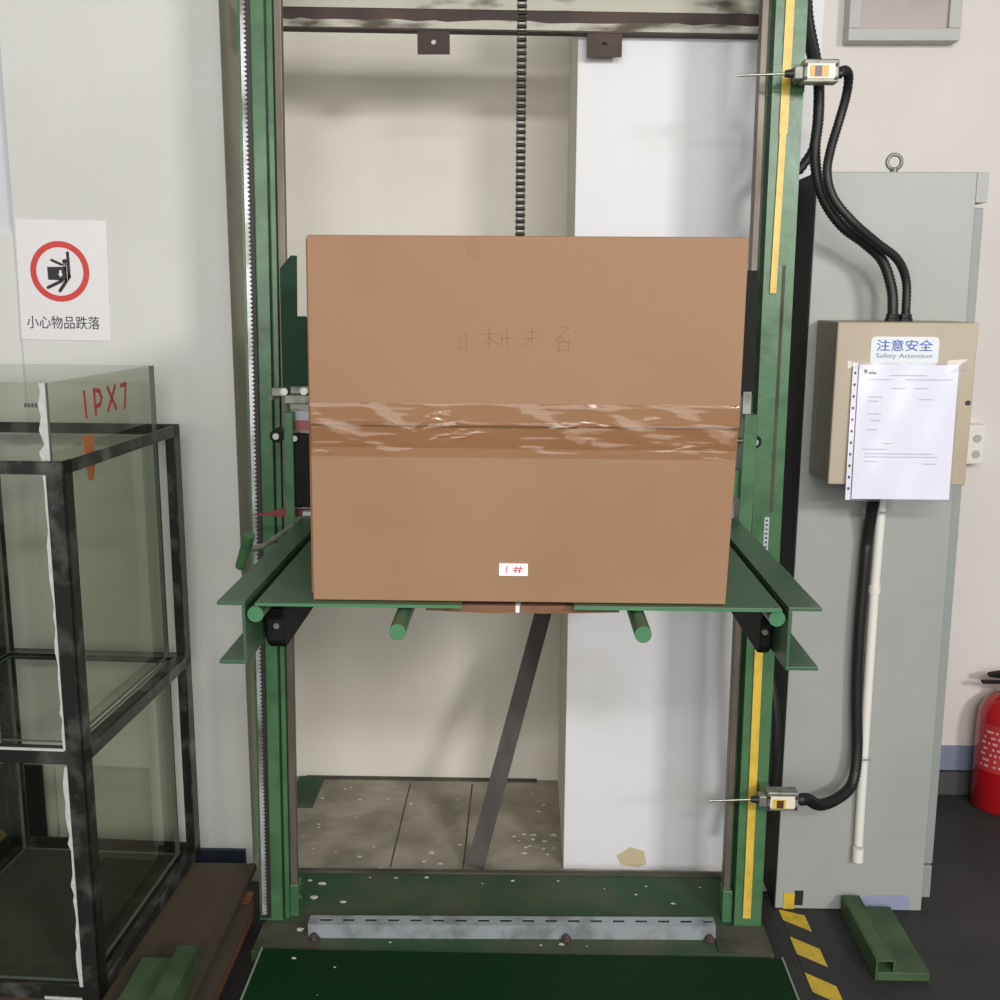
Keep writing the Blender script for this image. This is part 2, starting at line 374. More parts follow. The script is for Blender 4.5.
# frame behind the box
m = MB(); m.box(-.515,.475,2.27,2.31,1.13,1.19); m.box(-.45,.45,2.27,2.31,1.30,1.36); m.box(-.505,-.485,2.235,2.31,.99,1.31); m.box(.458,.487,2.255,2.31,.99,1.31)
m.box(-.50,-.42,2.2,2.31,.985,.99)
m.xf(lean(.01)).build('back_frame', K['green'], ca, bevel=.002)
m = MB(); m.prism([(-.535,1.30),(-.513,1.30),(-.513,1.30),(-.46,1.355),(-.44,1.355),(-.44,1.47),(-.47,1.505),(-.488,1.505),(-.486,1.632),(-.497,1.632),(-.522,1.605)][2:],'y',2.311,2.319)
m.v = []; m.f = []; m.mi = []
m.prism([(-.522,1.345),(-.43,1.345),(-.43,1.46),(-.455,1.486),(-.468,1.506),(-.487,1.506),(-.484,1.632),(-.496,1.632),(-.520,1.605)],'y',2.311,2.320)
m.build('guide_bracket', K['green_dark'], ca, bevel=.001)
m = MB(); m.prism([(.490,1.345),(.43,1.345),(.43,1.58),(.458,1.606),(.484,1.606)],'y',2.311,2.320)
m.build('guide_bracket', K['black_side'], ca, bevel=.001)
cl = B(-.512,-.43,2.275,2.315,1.322,1.342).build('cable_clamp', K['clampm'], ca, bevel=.003)
B(-.540,-.505,2.285,2.31,1.338,1.356).build('clamp_jaw', K['clampm'], cl, bevel=.002)
B(-.50,-.43,2.28,2.305,1.342,1.360).build('clamp_jaw', K['clampm'], cl, bevel=.004)
for x,z in ((-.510,1.349),(-.468,1.350)): T([(x,2.272,z),(x,2.286,z)], .008, 14).build('clamp_bolt', K['steel'], cl)
T([(-.542,2.28,1.335),(-.535,2.31,1.335)], .006, 10).build('clamp_bolt', K['clampm'], cl)
lb = B(-.498,-.42,2.262,2.2695,1.269,1.309).build('warning_label', K['labelwhite'], ca)
B(-.498,-.42,2.2612,2.262,1.269,1.290).build('label_band', K['labelred'], lb)
B(-.500,-.41,2.245,2.262,1.105,1.263).build('rubber_panel', K['black'], ca, bevel=.004)
B(-.47,-.41,2.235,2.25,1.085,1.098).build('rubber_panel_shim', K['labelwhite'], ca)
for s,x,z in ((-1,-.532,1.253),(1,.488,1.249)):
    rl = T([(x,2.285,z),(x,2.33,z)], .015, 20).build('guide_roller', K['black'], ca, smooth=True)
    T([(x,2.276,z),(x,2.286,z)], .007, 12).build('roller_bolt', K['steel'], rl)
    T([(x,2.305,z),(x-s*.06,2.305,z)], .006, 10).build('roller_axle', K['steel'], rl)
T([(-.483,2.236,1.254),(-.483,2.246,1.254)], .006, 12).build('panel_bolt', K['steel'], ca)
B(.455,.472,2.262,2.27,1.311,1.357).build('paint_patch', K['clampm'], ca)
MB().prism([(-.586,1.082),(-.525,1.0965),(-.455,1.0975),(-.455,1.079),(-.525,1.080)],'y',2.27,2.276).build('height_pointer', K['darkred'], ca)
h = T([(-.545,2.08,1.082),(-.576,2.12,1.006)], .0115, 16).build('handle', K['green'], ca, smooth=True)
T([(-.560,2.10,1.044),(-.525,2.12,1.050),(-.485,2.2,1.075)], .006, 10).build('handle_stem', K['clampm'], h, smooth=True)

# ------------------------------------------------------------------ chain
ch = thing('lifting_chain', 'dark oily roller chain hanging in front of the alcove above the box', 'chain', (-.014,2.31,1.36))
P_ = .0127
def outer():
    m = MB()
    for s in (-1,1):
        for k in (0,1): m.tube([(s*.0078,0,k*P_),(s*.0092,0,k*P_)], .0058, 10)
        m.box(*sorted((s*.0078,s*.0092)), -.0042,.0042,0,P_)
    for k in (0,1): m.tube([(-.0105,0,k*P_),(.0105,0,k*P_)], .0021, 8)
    return m
def inner():
    m = MB()
    for s in (-1,1):
        for k in (0,1): m.tube([(s*.0058,0,k*P_),(s*.0074,0,k*P_)], .0058, 10)
        m.box(*sorted((s*.0058,s*.0074)), -.0042,.0042,0,P_)
    for k in (0,1): m.tube([(-.0058,0,k*P_),(.0058,0,k*P_)], .0042, 10)
    return m
protos = []
for fn in (outer, inner):
    ORGs = ORG.pop(ch.name); o = fn().build('chain_link', K['chain'], ch, smooth=True); ORG[ch.name] = ORGs; protos.append(o)
for i in range(96):
    o = protos[i] if i < 2 else protos[i%2].copy()
    if i >= 2: C.objects.link(o); o.parent = ch
    o.location = (0,0,i*P_)

# ------------------------------------------------------------------ lintel beam with brackets
bt = math.radians(.9)
def tilt(v): return (v.x, v.y, v.z - math.tan(bt)*(v.x+.59))
lb = thing('rusty_cross_beam', 'rusty whitewashed steel channel crossing the top of the alcove', 'steel beam', (0,2.7,2.16))
m = MB(); m.box(-.66,.60,2.688,2.728,2.169,2.173); m.box(-.66,.60,2.715,2.728,2.173,2.262); m.box(-.66,.60,2.688,2.728,2.262,2.266)
m.xf(tilt).build('web', K['rust'], lb)
m = MB(); random.seed(3)
for (za,zb) in ((2.174,2.196),(2.222,2.258)):
    x = -.66; a0 = zb
    while x < .60:
        w = .02+random.random()*.03; x1 = min(.60,x+w); a1 = zb+random.uniform(-.003,.003)
        m.add([(x,2.712,za),(x1,2.712,za),(x1,2.712,a1),(x,2.712,a0),(x,2.716,za),(x1,2.716,za),(x1,2.716,a1),(x,2.716,a0)],
              [(0,3,2,1),(4,5,6,7),(0,1,5,4),(1,2,6,5),(2,3,7,6),(3,0,4,7)])
        x = x1; a0 = a1
m.xf(tilt).build('whitewash_band', K['whitewash'], lb)
for x0,x1,z0,z1 in ((-.262,-.186,2.111,2.166),(.137,.219,2.105,2.157)):
    cx = (x0+x1)/2; cz = z0+.027; r = .006; m = MB()
    # plate with a real hole: ring of quads
    n = 16; out = []; inn = []
    for k in range(n):
        a = 2*math.pi*(k+.5)/n; c, s = math.cos(a), math.sin(a); inn.append((cx+r*c, cz+r*s))
        t = min(((x1-cx) if c > 0 else (cx-x0))/abs(c), ((z1-cz) if s > 0 else (cz-z0))/abs(s)); out.append((cx+t*c, cz+t*s))
    corners = [(x1,z1),(x0,z1),(x0,z0),(x1,z0)]
    ya, yb = 2.690, 2.696
    for k in range(n):
        k2 = (k+1)%n; poly = [inn[k], out[k], out[k2], inn[k2]]
        m.prism(poly, 'y', ya, yb)
        a, b = out[k], out[k2]
        if abs(a[0]-b[0]) > 1e-6 and abs(a[1]-b[1]) > 1e-6:
            c = min(corners, key=lambda q: (q[0]-a[0])**2+(q[1]-a[1])**2+(q[0]-b[0])**2+(q[1]-b[1])**2)
            m.prism([a, c, b], 'y', ya, yb)
    m.build('hanging_bracket', K['rust'], lb)
# rusty bar leaning
a = Vector((-.125,2.715,.012)); b = Vector((.098,3.07,.79)); d = (b-a).normalized(); sx = Vector((1,0,0)); sx = (sx-d*sx.dot(d)).normalized(); sy = d.cross(sx)
m = MB()
prof = [(-.024,-.004),(.024,-.004),(.024,.012),(.018,.012),(.018,.002),(-.018,.002),(-.018,.012),(-.024,.012)]
vs = [a+sx*p+sy*q for p,q in prof]+[b+sx*p+sy*q for p,q in prof]; n = 8
m.add(vs, [tuple(range(n)), tuple(range(n,2*n))]+[(i,(i+1)%n,(i+1)%n+n,i+n) for i in range(n)])
tag(m.build('steel_bar', K['rustbar'], None), 'rusty brown channel bar leaning inside the alcove against the pillar', 'metal bar')
sm = MB(); sm.prism([(.262,.045),(.275,.018),(.325,.012),(.345,.022),(.338,.060),(.300,.072)],'y',2.7288,2.7302)
so = sm.build('trim_3', mat('wall_stain', (196,182,150), .8)); so['kind'] = 'structure'
tag(B(-.72,-.640,3.06,3.26,.004,.016).build('stone_tile', K['green_base'], None, bevel=.002), 'small grey green slab on the alcove floor in the left corner', 'slab')

# ------------------------------------------------------------------ cardboard box
cb = thing('cardboard_box', 'large plain brown cardboard box sealed with clear tape on the green drop table', 'cardboard box', (0,1.85,1.09))
def taper(v):  # the carton leans slightly and is a little wider at the top
    t = (v.z-1.09)/.545
    return (v.x*(1-.004*t) + .004*t + (-.0025 if v.x < 0 else .0025) + (.006*min(t,.5)*2 if v.x > 0 else 0), v.y-.007, v.z - .0015*v.x*min(1,t*4))
B(-.320,.306,1.604,2.05,1.090,1.632).xf(taper).build('carton_body', K['card'], cb, bevel=.003)
m = B(-.3205,.3065,1.598,1.604,1.3600,1.6345).xf(taper).build('upper_flap', K['card'], cb, bevel=.0015)
m = B(-.3195,.3055,1.5985,1.604,1.0905,1.3575).xf(taper).build('lower_flap', K['card'], cb, bevel=.0015)
B(-.3225,-.3165,1.602,1.62,1.10,1.63).xf(taper).build('folded_edge', K['card_dark'], cb, bevel=.001)
B(-.318,.304,1.602,1.64,1.632,1.6355).xf(taper).build('top_edge', K['card_dark'], cb, bevel=.001)
# tape: wrinkled strips
random.seed(11)
def strip(x0,x1,z0,z1,y,nx,nz,amp):
    m = MB(); vs = []
    ph = [random.uniform(0,6) for _ in range(6)]
    for j in range(nz+1):
        for i in range(nx+1):
            u = i/nx; w = j/nz; x = x0+(x1-x0)*u; z = z0+(z1-z0)*w
            d = amp*(abs(math.sin(18*u+ph[0]+3*w))**6+abs(math.sin(5*u+23*w+ph[1]))**8)*.5*(1 if u > .5 or u < .25 else .3)
            if j in (0,nz) or i in (0,nx): d = 0
            vs.append(Vector(taper(Vector((x,y-.0006-d,z)))))
    m.add(vs, [(j*(nx+1)+i, j*(nx+1)+i+1, (j+1)*(nx+1)+i+1, (j+1)*(nx+1)+i) for j in range(nz) for i in range(nx)])
    return m
strip(-.3205,.3055,1.327,1.394,1.598,150,16,.0022).build('clear_tape', K['tape'], cb, smooth=True)
strip(-.3205,.3055,1.313,1.366,1.5974,150,12,.0018).build('clear_tape', K['tape'], cb, smooth=True)
m = MB()  # tape end folded round the left side
m.add([(-.3212,1.598,1.325),(-.3212,1.598,1.392),(-.3214,1.72,1.388),(-.3214,1.72,1.322)],[(0,1,2,3)]).xf(taper)
m.build('clear_tape', K['tape'], cb)
lab = B(-.037,.0065,1.5895,1.5914,1.1325,1.1515).build('number_label', K['paper'], cb); lab['label'] = 'white label hand marked 1 # in red'
m = stroke(MB(), [(-.0265,1.1375),(-.0245,1.1475)], .0018, 1.5893)
for p in ([(-.0125,1.137),(-.0105,1.147)],[(-.0065,1.137),(-.0045,1.147)],[(-.016,1.1405),(-.002,1.1405)],[(-.015,1.1445),(-.001,1.1445)]): stroke(m, p, .0016, 1.5893)
m.build('marking', K['red'], lab)
m = MB(); hx, hz = -.092, 1.495
S = [[(0,0),(-.004,-.012)],[(.004,.004),(.004,-.028)],[(-.006,-.018),(0,-.022)],
     [(.022,.000),(.044,.002)],[(.034,.012),(.034,-.020)],[(.034,-.004),(.024,-.016)],[(.034,-.004),(.046,-.014)],
     [(.050,.004),(.050,-.018)],[(.048,-.006),(.060,-.004)],[(.056,.008),(.058,-.022)],
     [(.080,.004),(.098,.006)],[(.088,.012),(.088,-.014)],[(.078,-.006),(.098,-.004)],[(.086,-.006),(.078,-.018)],
     [(.120,.014),(.134,.010)],[(.134,.010),(.118,-.008)],[(.122,.000),(.132,-.010)],[(.122,-.010),(.122,-.024)],[(.122,-.010),(.136,-.010)],[(.136,-.010),(.134,-.024)],[(.122,-.022),(.134,-.022)]]
for lo_, hi_ in ((-.01,.01),(.02,.062),(.077,.10),(.11,.14)):
    m = MB()
    for s in S:
        if lo_ <= s[0][0] <= hi_: stroke(m, [(hx+p*1.15, hz+q) for p,q in s], .0011, 1.5910)
    m.build('pencil_character', K['pencil'], cb)
m = MB(); m.prism([(-.092,1.630),(-.070,1.630),(-.067,1.614),(-.071,1.603),(-.081,1.606),(-.086,1.620)],'y',1.5906,1.5912); m.build('damp_stain', K['stain'], cb)

# ------------------------------------------------------------------ limit switches, conduits
def limit_switch(z, x, y, label, first_label):
    t = thing('limit_switch', label, 'limit switch', (x,y,z), group=None)
    b = B(x,x+.072,y-.022,y+.012,z-.020,z+.026).build('switch_body', K['clampm'], t, bevel=.003)
    B(x-.018,x+.002,y-.018,y+.010,z-.013,z+.014).build('switch_head', K['clampm'], t, bevel=.003)
    T([(x-.034,y-.005,z),(x-.016,y-.005,z)], [.007,.010], 14).build('lever_boot', K['rubber'], t, smooth=True)
    T([(x-.132,y-.008,z+(-.004)),(x-.030,y-.005,z)], .0026, 8).build('lever_rod', K['steel'], t, smooth=True)
    l = B(x+.006,x+.064,y-.0245,y-.022,z-.013,z+.017).build('cover_plate', K['switchlabel'], t, bevel=.001)
    if first_label:
        B(x+.012,x+.050,y-.0255,y-.0245,z-.009,z+.013).build('cover_print', K['amber'], l); B(x+.022,x+.036,y-.0262,y-.0255,z-.008,z+.012).build('cover_print', K['plum'], l)
    else:
        B(x+.012,x+.042,y-.0255,y-.0245,z-.012,z+.010).build('cover_print', K['yellow'], l); B(x+.021,x+.037,y-.0262,y-.0255,z-.011,z+.008).build('cover_print', K['brownprint'], l)
    for i in (0,1):
        for j in (0,1): T([(x+.004+i*.062,y-.026,z-.012+j*.026),(x+.004+i*.062,y-.02,z-.012+j*.026)], .0035, 8).build('screw', K['rack_dark'], t)
    T([(x+.070,y-.003,z),(x+.082,y-.003,z+.001)], .010, 12).build('cable_gland', K['rubber'], t, smooth=True)
    if first_label: B(x-.045,x+.024,2.4225,2.4265,z-.024,z+.032).build('mounting_plate', K['green'], t, bevel=.001)
    B(x-.004,x+.02,y+.012,2.4225,z-.012,z+.012).build('mounting_spacer', K['green'], t)
    return t
limit_switch(2.003, .562, 2.36, 'upper limit switch with thin feeler rod on the right green mast', True)
limit_switch(.400, .570, 2.36, 'lower limit switch with thin feeler rod near the foot of the right mast', False)
def conduit(pts, r, label, ribs=.0035):
    o = T(pts, r, 12, smooth=8, ribs=ribs).build('black_conduit', K['rubber'], None, smooth=False)
    for p in o.data.polygons: p.use_smooth = True
    return tag(o, label, 'cable conduit')
conduit([(.606,2.545,2.6),(.606,2.545,2.30),(.607,2.545,2.20),(.608,2.54,2.14),(.620,2.50,2.059),(.627,2.47,2.004),(.628,2.46,1.932),(.622,2.45,1.869),(.628,2.44,1.806),(.650,2.44,1.752),(.69,2.44,1.703),(.745,2.45,1.667),(.788,2.46,1.63),(.812,2.46,1.569),(.816,2.455,1.518),(.816,2.455,1.500)], .0125, 'thick black conduit dropping from above to the left inlet of the beige box')
conduit([(.640,2.355,2.006),(.655,2.37,2.012),(.668,2.39,2.003),(.671,2.41,1.97),(.662,2.42,1.92),(.645,2.41,1.86),(.638,2.40,1.81),(.655,2.40,1.76),(.70,2.40,1.710),(.76,2.42,1.668),(.812,2.44,1.635),(.840,2.455,1.590),(.8445,2.455,1.53),(.8445,2.455,1.500)], .0105, 'black conduit looping from the upper limit switch to the right inlet of the beige box')
conduit([(.612,2.57,2.3),(.618,2.56,2.17),(.642,2.545,2.05),(.648,2.545,1.94),(.642,2.545,1.88),(.617,2.545,1.838),(.594,2.55,1.80),(.592,2.56,1.6),(.590,2.56,1.2),(.594,2.56,.8),(.60,2.55,.684),(.614,2.53,.607),(.624,2.52,.53),(.626,2.52,.465),(.630,2.53,.40),(.62,2.55,.30),(.60,2.56,.2)], .0115, 'black ribbed conduit hanging in the gap between right mast and grey cabinet', .005)
conduit([(.812,2.46,1.142),(.817,2.50,1.074),(.820,2.530,.99),(.818,2.530,.932),(.816,2.530,.731),(.821,2.529,.577),(.828,2.522,.45),(.815,2.50,.376),(.77,2.46,.356),(.713,2.41,.362),(.672,2.37,.395),(.655,2.357,.401),(.650,2.357,.401)], .0145, 'thick black conduit running down beside the white pipe to the lower limit switch', .004)

# ------------------------------------------------------------------ grey cabinet
def CT(v): return (v.x+(.014*(1-v.z/1.83) if v.x > .9 else 0), v.y, v.z)
gc = thing('grey_cabinet', 'tall grey sheet metal cabinet standing right of the green mast', 'cabinet', (.85,2.56,0))
MB().prism([(.658,2.557),(1.018,2.557),(1.018,3.14),(.70,3.14),(.70,2.724),(.658,2.724)],'z',.001,1.832).xf(CT).build('cabinet_body', K['cab'], gc, bevel=.002)
B(1.018,1.044,2.557,3.14,1.765,1.832).xf(CT).build('cabinet_header', K['cab'], gc, bevel=.001)
B(1.022,1.044,2.572,3.10,.125,1.755).xf(CT).build('door', K['cab_door'], gc, bevel=.002)
B(1.022,1.044,2.572,3.10,.03,.118).xf(CT).build('plinth_panel', K['cab_door'], gc, bevel=.002)
B(1.018,1.022,2.60,3.10,.03,1.765).xf(CT).build('door_gap', K['black_side'], gc)
B(.6545,.658,2.559,2.724,.001,1.830).build('side_panel', K['black_side'], gc)  # cabinet's left side, coloured near black
ey = MB(); n = 20
ring = [(.853+.0165*math.cos(2*math.pi*k/n), 2.63, 1.862+.0165*math.sin(2*math.pi*k/n)) for k in range(n+1)]
ey.tube(ring, .0045, 8); ey.build('eye_bolt', K['clampm'], gc, smooth=True)
T([(.853,2.63,1.832),(.853,2.63,1.847)], .009, 12).build('eye_bolt_base', K['clampm'], gc)
MB().prism([(.885,.004),(1.000,.004),(1.002,.035),(.985,.044),(.90,.042),(.878,.03)],'y',2.5562,2.5572).build('blue_scuff', K['bluepatch'], gc)
# pvc pipe
pp = thing('white_pipe', 'thin white plastic pipe fixed on the front of the grey cabinet', 'pipe', (.845,2.54,.15))
T([(.852,2.543,1.12),(.849,2.543,.86),(.851,2.543,.58),(.855,2.543,.19)], .0115, 16).build('pipe_run', K['pvc'], pp, smooth=True)
T([(.8557,2.543,.182),(.856,2.543,.145)], .0138, 16).build('end_cap', K['pvc'], pp, smooth=True)
T([(.849,2.543,.868),(.849,2.543,.850)], .0145, 16).build('coupling', K['pvc'], pp, smooth=True)
for z,x in ((1.052,.852),(.428,.853)):
    m = MB(); m.box(x-.040,x+.013,2.520,2.5225,z-.002,z+.002); m.build('cable_tie', K['tie'], pp)
# electrical box
eb = thing('electrical_box', 'beige electrical box mounted on the grey cabinet with a safety sticker', 'electrical box', (.83,2.47,1.14))
B(.678,.979,2.397,2.5565,1.143,1.500).build('box_body', K['beige_side'], eb, bevel=.003)
dr = B(.677,.980,2.385,2.397,1.142,1.499).build('door', K['beige'], eb, bevel=.003)
T([(.970,2.382,1.326),(.970,2.386,1.326)], .0055, 14).build('lock', K['ink'], dr)
for x in (.816,.8445):
    T([(x,2.455,1.4995),(x,2.455,1.506),(x,2.455,1.507),(x,2.455,1.516)], [.017,.017,.0145,.0145], 8).build('cable_gland', K['rubber'], eb)
st = MB(); cx0,cx1,cz0,cz1,rr = .7505,.8975,1.4075,1.4685,.010; poly = []
for (a,b,s) in ((cx1-rr,cz1-rr,0),(cx0+rr,cz1-rr,90),(cx0+rr,cz0+rr,180),(cx1-rr,cz0+rr,270)):
    for k in range(6):
        t = math.radians(s+k*18); poly.append((a+rr*math.cos(t), b+rr*math.sin(t)))
st = st.prism(poly,'y',2.3838,2.3852).build('safety_sticker', K['sticker'], dr)
text('sticker_lettering', '注意安全', K['bluetext'], dr, .763,.884,2.3836,1.4380,1.4625, bold=.006)
text('sticker_lettering', 'Safety Attention', K['bluegrey'], dr, .763,.884,2.3836,1.4200,1.4330, bold=.004)
# document in a plastic sleeve
ds = thing('document_sleeve', 'white printed sheet in a clear punched plastic sleeve taped on the beige box', 'document', (.83,2.378,1.11))
def curl(v): t = (1.41-v.z)/.3; return (v.x, v.y-.006*t*t, v.z)
def sheet(x0,x1,z0,z1,y,nx=16,nz=20,amp=0,th=.0006):
    m = MB(); vs = []; random.seed(5)
    for k in (0,1):
        for j in range(nz+1):
            for i in range(nx+1):
                x = x0+(x1-x0)*i/nx; z = z0+(z1-z0)*j/nz
                d = amp*(math.sin(31*x+40*z)+.7*math.sin(70*x-25*z+1))
                vs.append(curl(Vector((x,y-d+k*th,z))))
    N_ = (nx+1)*(nz+1); fs = []
    for k in (0,1):
        for j in range(nz):
            for i in range(nx):
                q = (j*(nx+1)+i, j*(nx+1)+i+1, (j+1)*(nx+1)+i+1, (j+1)*(nx+1)+i); fs.append(tuple(a+k*N_ for a in q))
    return m.add(vs, fs)
sheet(.7270,.9420,1.112,1.408,2.3785).build('paper_sheet', K['paper'], ds, smooth=True)
sheet(.7130,.9460,1.108,1.414,2.3745,30,36,.0007).build('plastic_sleeve', K['sleeve'], ds, smooth=True)
sheet(.7135,.7245,1.110,1.412,2.3790).build('binding_strip', K['paper'], ds)
m = MB(); 
for i in range(11):
    z = 1.135+i*.0255; hole = [(.719+.0028*math.cos(2*math.pi*k/10), z+.0035*math.sin(2*math.pi*k/10)) for k in range(10)]
    m.prism(hole,'y',2.3782,2.3788)
m.xf(curl).build('punched_hole', K['ink'], ds)
m = MB(); random.seed(21)
rows = [(1.393,.742,.760),(1.388,.742,.768),(1.384,.795,.875),(1.375,.745,.80),(1.375,.83,.93),(1.356,.80,.83),(1.356,.85,.88),(1.337,.75,.78),(1.328,.75,.775),(1.332,.86,.89),(1.30,.75,.78),(1.285,.76,.78),(1.265,.75,.775),(1.235,.79,.81),(1.222,.745,.80),(1.212,.75,.90),(1.205,.75,.91),(1.195,.75,.78),(1.19,.88,.91)]
for z,a,b in rows:
    x = a
    while x < b:
        w = random.uniform(.002,.006); m.box(x,min(b,x+w),2.3776,2.3780,z,z+.0022); x += w+.002
m.xf(curl).build('printed_text', K['greyink'], ds)
m = MB(); m.box(.738,.744,2.3774,2.3778,1.390,1.398); m.box(.748,.764,2.3774,2.3778,1.388,1.392); m.xf(curl).build('letterhead', K['ink'], ds)
for a_,b_,c_,d_ in ((.700,.735,1.398,1.421),(.915,.958,1.392,1.422)):
    MB().add([(a_,2.3715,c_),(b_,2.3705,c_+.003),(b_,2.3715,d_),(a_,2.3735,d_-.003),((a_+b_)/2,2.3695,(c_+d_)/2)],[(0,1,4),(1,2,4),(2,3,4),(3,0,4)]).build('tape_corner', K['sleeve'], ds)
# white junction plate on wall beyond
jb = thing('wall_socket', 'white wall socket plate half hidden behind the beige electrical box', 'socket', (1.35,3.21,1.1))
B(1.295,1.360,3.195,3.2495,1.068,1.185).build('faceplate', K['white'], jb, bevel=.004)
for z in (1.098,1.145): T([(1.336,3.1925,z),(1.336,3.196,z)], .012, 16).build('socket_cover', K['greymetal'], jb)
# wall panel box
wp = thing('wall_panel_box', 'grey framed metal access panel high on the right wall', 'access panel', (1.03,3.2,2.25))
m = MB(); x0,x1,z0,z1,b = .885,1.192,2.252,2.62,.033
m.box(x0,x1,3.195,3.2495,z0,z0+b); m.box(x0,x1,3.195,3.2495,z1-b,z1); m.box(x0,x0+b,3.195,3.2495,z0+b,z1-b); m.box(x1-b,x1,3.195,3.2495,z0+b,z1-b)
m.build('panel_frame', K['greymetal'], wp, bevel=.002)
B(x0+b,x1-b,3.206,3.2495,z0+b,z1-b).build('panel_door', K['brownpanel'], wp)
# warning sign paper
sg = thing('warning_sign', 'white falling objects warning sheet with red ring taped on the left wall', 'sign', (-1.18,2.733,1.45))
def sk(p): return (p[0]+.012-.02*(1.72-p[2]), p[1], p[2]-.012*(p[0]+1.18))
B(-1.284,-1.056,2.7325,2.7345,1.435,1.73).xf(sk).build('sheet', K['signpaper'], sg)
def ringm(cx,cz,r0,r1,y0,y1,n=48):
    m = MB()
    for k in range(n):
        a,b = 2*math.pi*k/n, 2*math.pi*(k+1)/n
        m.prism([(cx+r0*math.cos(a),cz+r0*math.sin(a)),(cx+r1*math.cos(a),cz+r1*math.sin(a)),(cx+r1*math.cos(b),cz+r1*math.sin(b)),(cx+r0*math.cos(b),cz+r0*math.sin(b))],'y',y0,y1)
    return m
RX, RZ = -1.178, 1.605
ringm(RX,RZ,.0595,.0745,2.7318,2.7326).xf(sk).build('red_ring', K['red'], sg)
def cap(m, a, b, r, y=2.7318):
    a = Vector((a[0],a[1])); b = Vector((b[0],b[1])); d = (b-a).normalized(); base = math.atan2(d.y,d.x); poly = []
    for k in range(9): t = base+math.pi/2+math.pi*k/8; poly.append((a.x+r*math.cos(t), a.y+r*math.sin(t)))
    for k in range(9): t = base-math.pi/2+math.pi*k/8; poly.append((b.x+r*math.cos(t), b.y+r*math.sin(t)))
    m.prism(poly,'y',y,y+.0008)
s_ = .0745/210  # sign pixels to metres
def q(px,py): return (RX+(px-417)*s_, RZ-(py-448)*s_)
m = MB()
cap(m, q(478,318), q(482,470), .0038); cap(m, q(482,480), q(465,505), .005); cap(m, q(470,500), q(412,582), .0042)
cap(m, q(430,512), q(328,560), .0040); cap(m, q(362,370), q(450,408), .0032); cap(m, q(462,405), q(472,500), .0035)
m.prism([(q(455,378)[0]+.0062*math.cos(2*math.pi*k/18), q(455,378)[1]+.0062*math.sin(2*math.pi*k/18)) for k in range(18)],'y',2.7318,2.7326)
m.prism([q(328,418),q(464,414),q(466,510),q(332,506)],'y',2.7318,2.7326)
m.xf(sk).build('pictogram', K['ink'], sg)
m = MB(); m.prism([q(414,440),q(430,438),q(430,464),q(440,464),q(422,488),q(404,464),q(414,464)],'y',2.7314,2.7318)
for a,b in ((q(328,412),q(468,408)),(q(468,408),q(470,514))): cap(m, a, b, .0006, 2.7314)
m.xf(sk).build('pictogram_arrow', K['signpaper'], sg)
text('sign_lettering', '小心物品跌落', K['ink'], sg, -1.268,-1.083,2.7322,1.463,1.495, xform=sk)

# ------------------------------------------------------------------ extinguisher
fe = thing('fire_extinguisher', 'red fire extinguisher standing on the floor at the right edge by the wall', 'fire extinguisher', (1.482,3.160,0))
MB().lathe([(.072,.001),(.080,.012),(.080,.275),(.077,.310),(.064,.342),(.040,.362),(.022,.370),(.020,.385)], 1.482,3.160,40).build('cylinder', K['redext'], fe, smooth=True)
vs = MB(); n = 20; pl = []
for k in range(n+1):
    t = math.radians(190+k*100/n); pl.append((1.482+.0808*math.cos(t), 3.160+.0808*math.sin(t)))
for k in range(n): vs.add([(*pl[k],.135),(*pl[k+1],.135),(*pl[k+1],.285),(*pl[k],.285)],[(0,1,2,3)])
el = vs.build('label', K['extlabel'], fe, smooth=True)
vs = MB(); random.seed(4)
for row in range(7):
    k = 1+random.randint(0,3); z = .15+row*.018
    while k < n-2:
        a, b = pl[k], pl[k+1]; f = .0815/.0808
        A = (1.482+(a[0]-1.482)*f, 3.160+(a[1]-3.160)*f); Bq = (1.482+(b[0]-1.482)*f, 3.160+(b[1]-3.160)*f)
        vs.add([(*A,z),(*Bq,z),(*Bq,z+.007),(*A,z+.007)],[(0,1,2,3)]); k += random.randint(1,3)
vs.build('label_print', K['extprint'], el)
MB().lathe([(.021,.372),(.023,.38),(.023,.392),(.018,.398)],1.482,3.160,20).build('neck_ring', K['yellow'], fe, smooth=True)
MB().lathe([(.014,.39),(.014,.425),(.010,.43)],1.482,3.160,16).build('valve', K['steel'], fe, smooth=True)
m = MB(); m.prism([(1.418,.422),(1.418,.432),(1.46,.440),(1.50,.425),(1.50,.41)],'y',3.15,3.17); m.build('squeeze_handle', K['black'], fe, bevel=.002)
B(1.40,1.47,3.15,3.17,.400,.408).build('carry_handle', K['black'], fe, bevel=.002)
T([(1.475,3.16,.415),(1.50,3.12,.45),(1.53,3.06,.46),(1.55,3.05,.38),(1.548,3.05,.25),(1.546,3.06,.14)], .009, 12, smooth=6).build('hose', K['rubber'], fe, smooth=True)

# ------------------------------------------------------------------ floor items on the right
hz = thing('hazard_tape', 'yellow and black striped hazard tape stuck on the floor beside the cabinet', 'floor tape', (.70,2.2,0))
def ctr(y): return .696
mb = MB(); w = .060; y = 1.11; k = 0; step = .072
my, mk = MB(), MB()
while y < 2.545:
    y1 = min(y+step, 2.55); s = .050
    tgt = my if k%2 else mk
    def P2(yy, side): 
        yy2 = min(yy + (s if side < 0 else -s)*.5, 2.55); return (ctr(yy)+side*w/2, yy2)
    tgt.prism([P2(y,-1),P2(y,1),P2(y1,1),P2(y1,-1)],'z',.0005,.0015); y = y1; k += 1
my.box(.678,.706,2.5545,2.5565,.001,.045)
my.build('yellow_stripe', K['hazyellow'], hz)
mk.build('black_stripe', K['hazblack'], hz); B(.706,.728,2.5545,2.5565,.012,.052).build('black_stripe_end', K['hazblack'], hz)
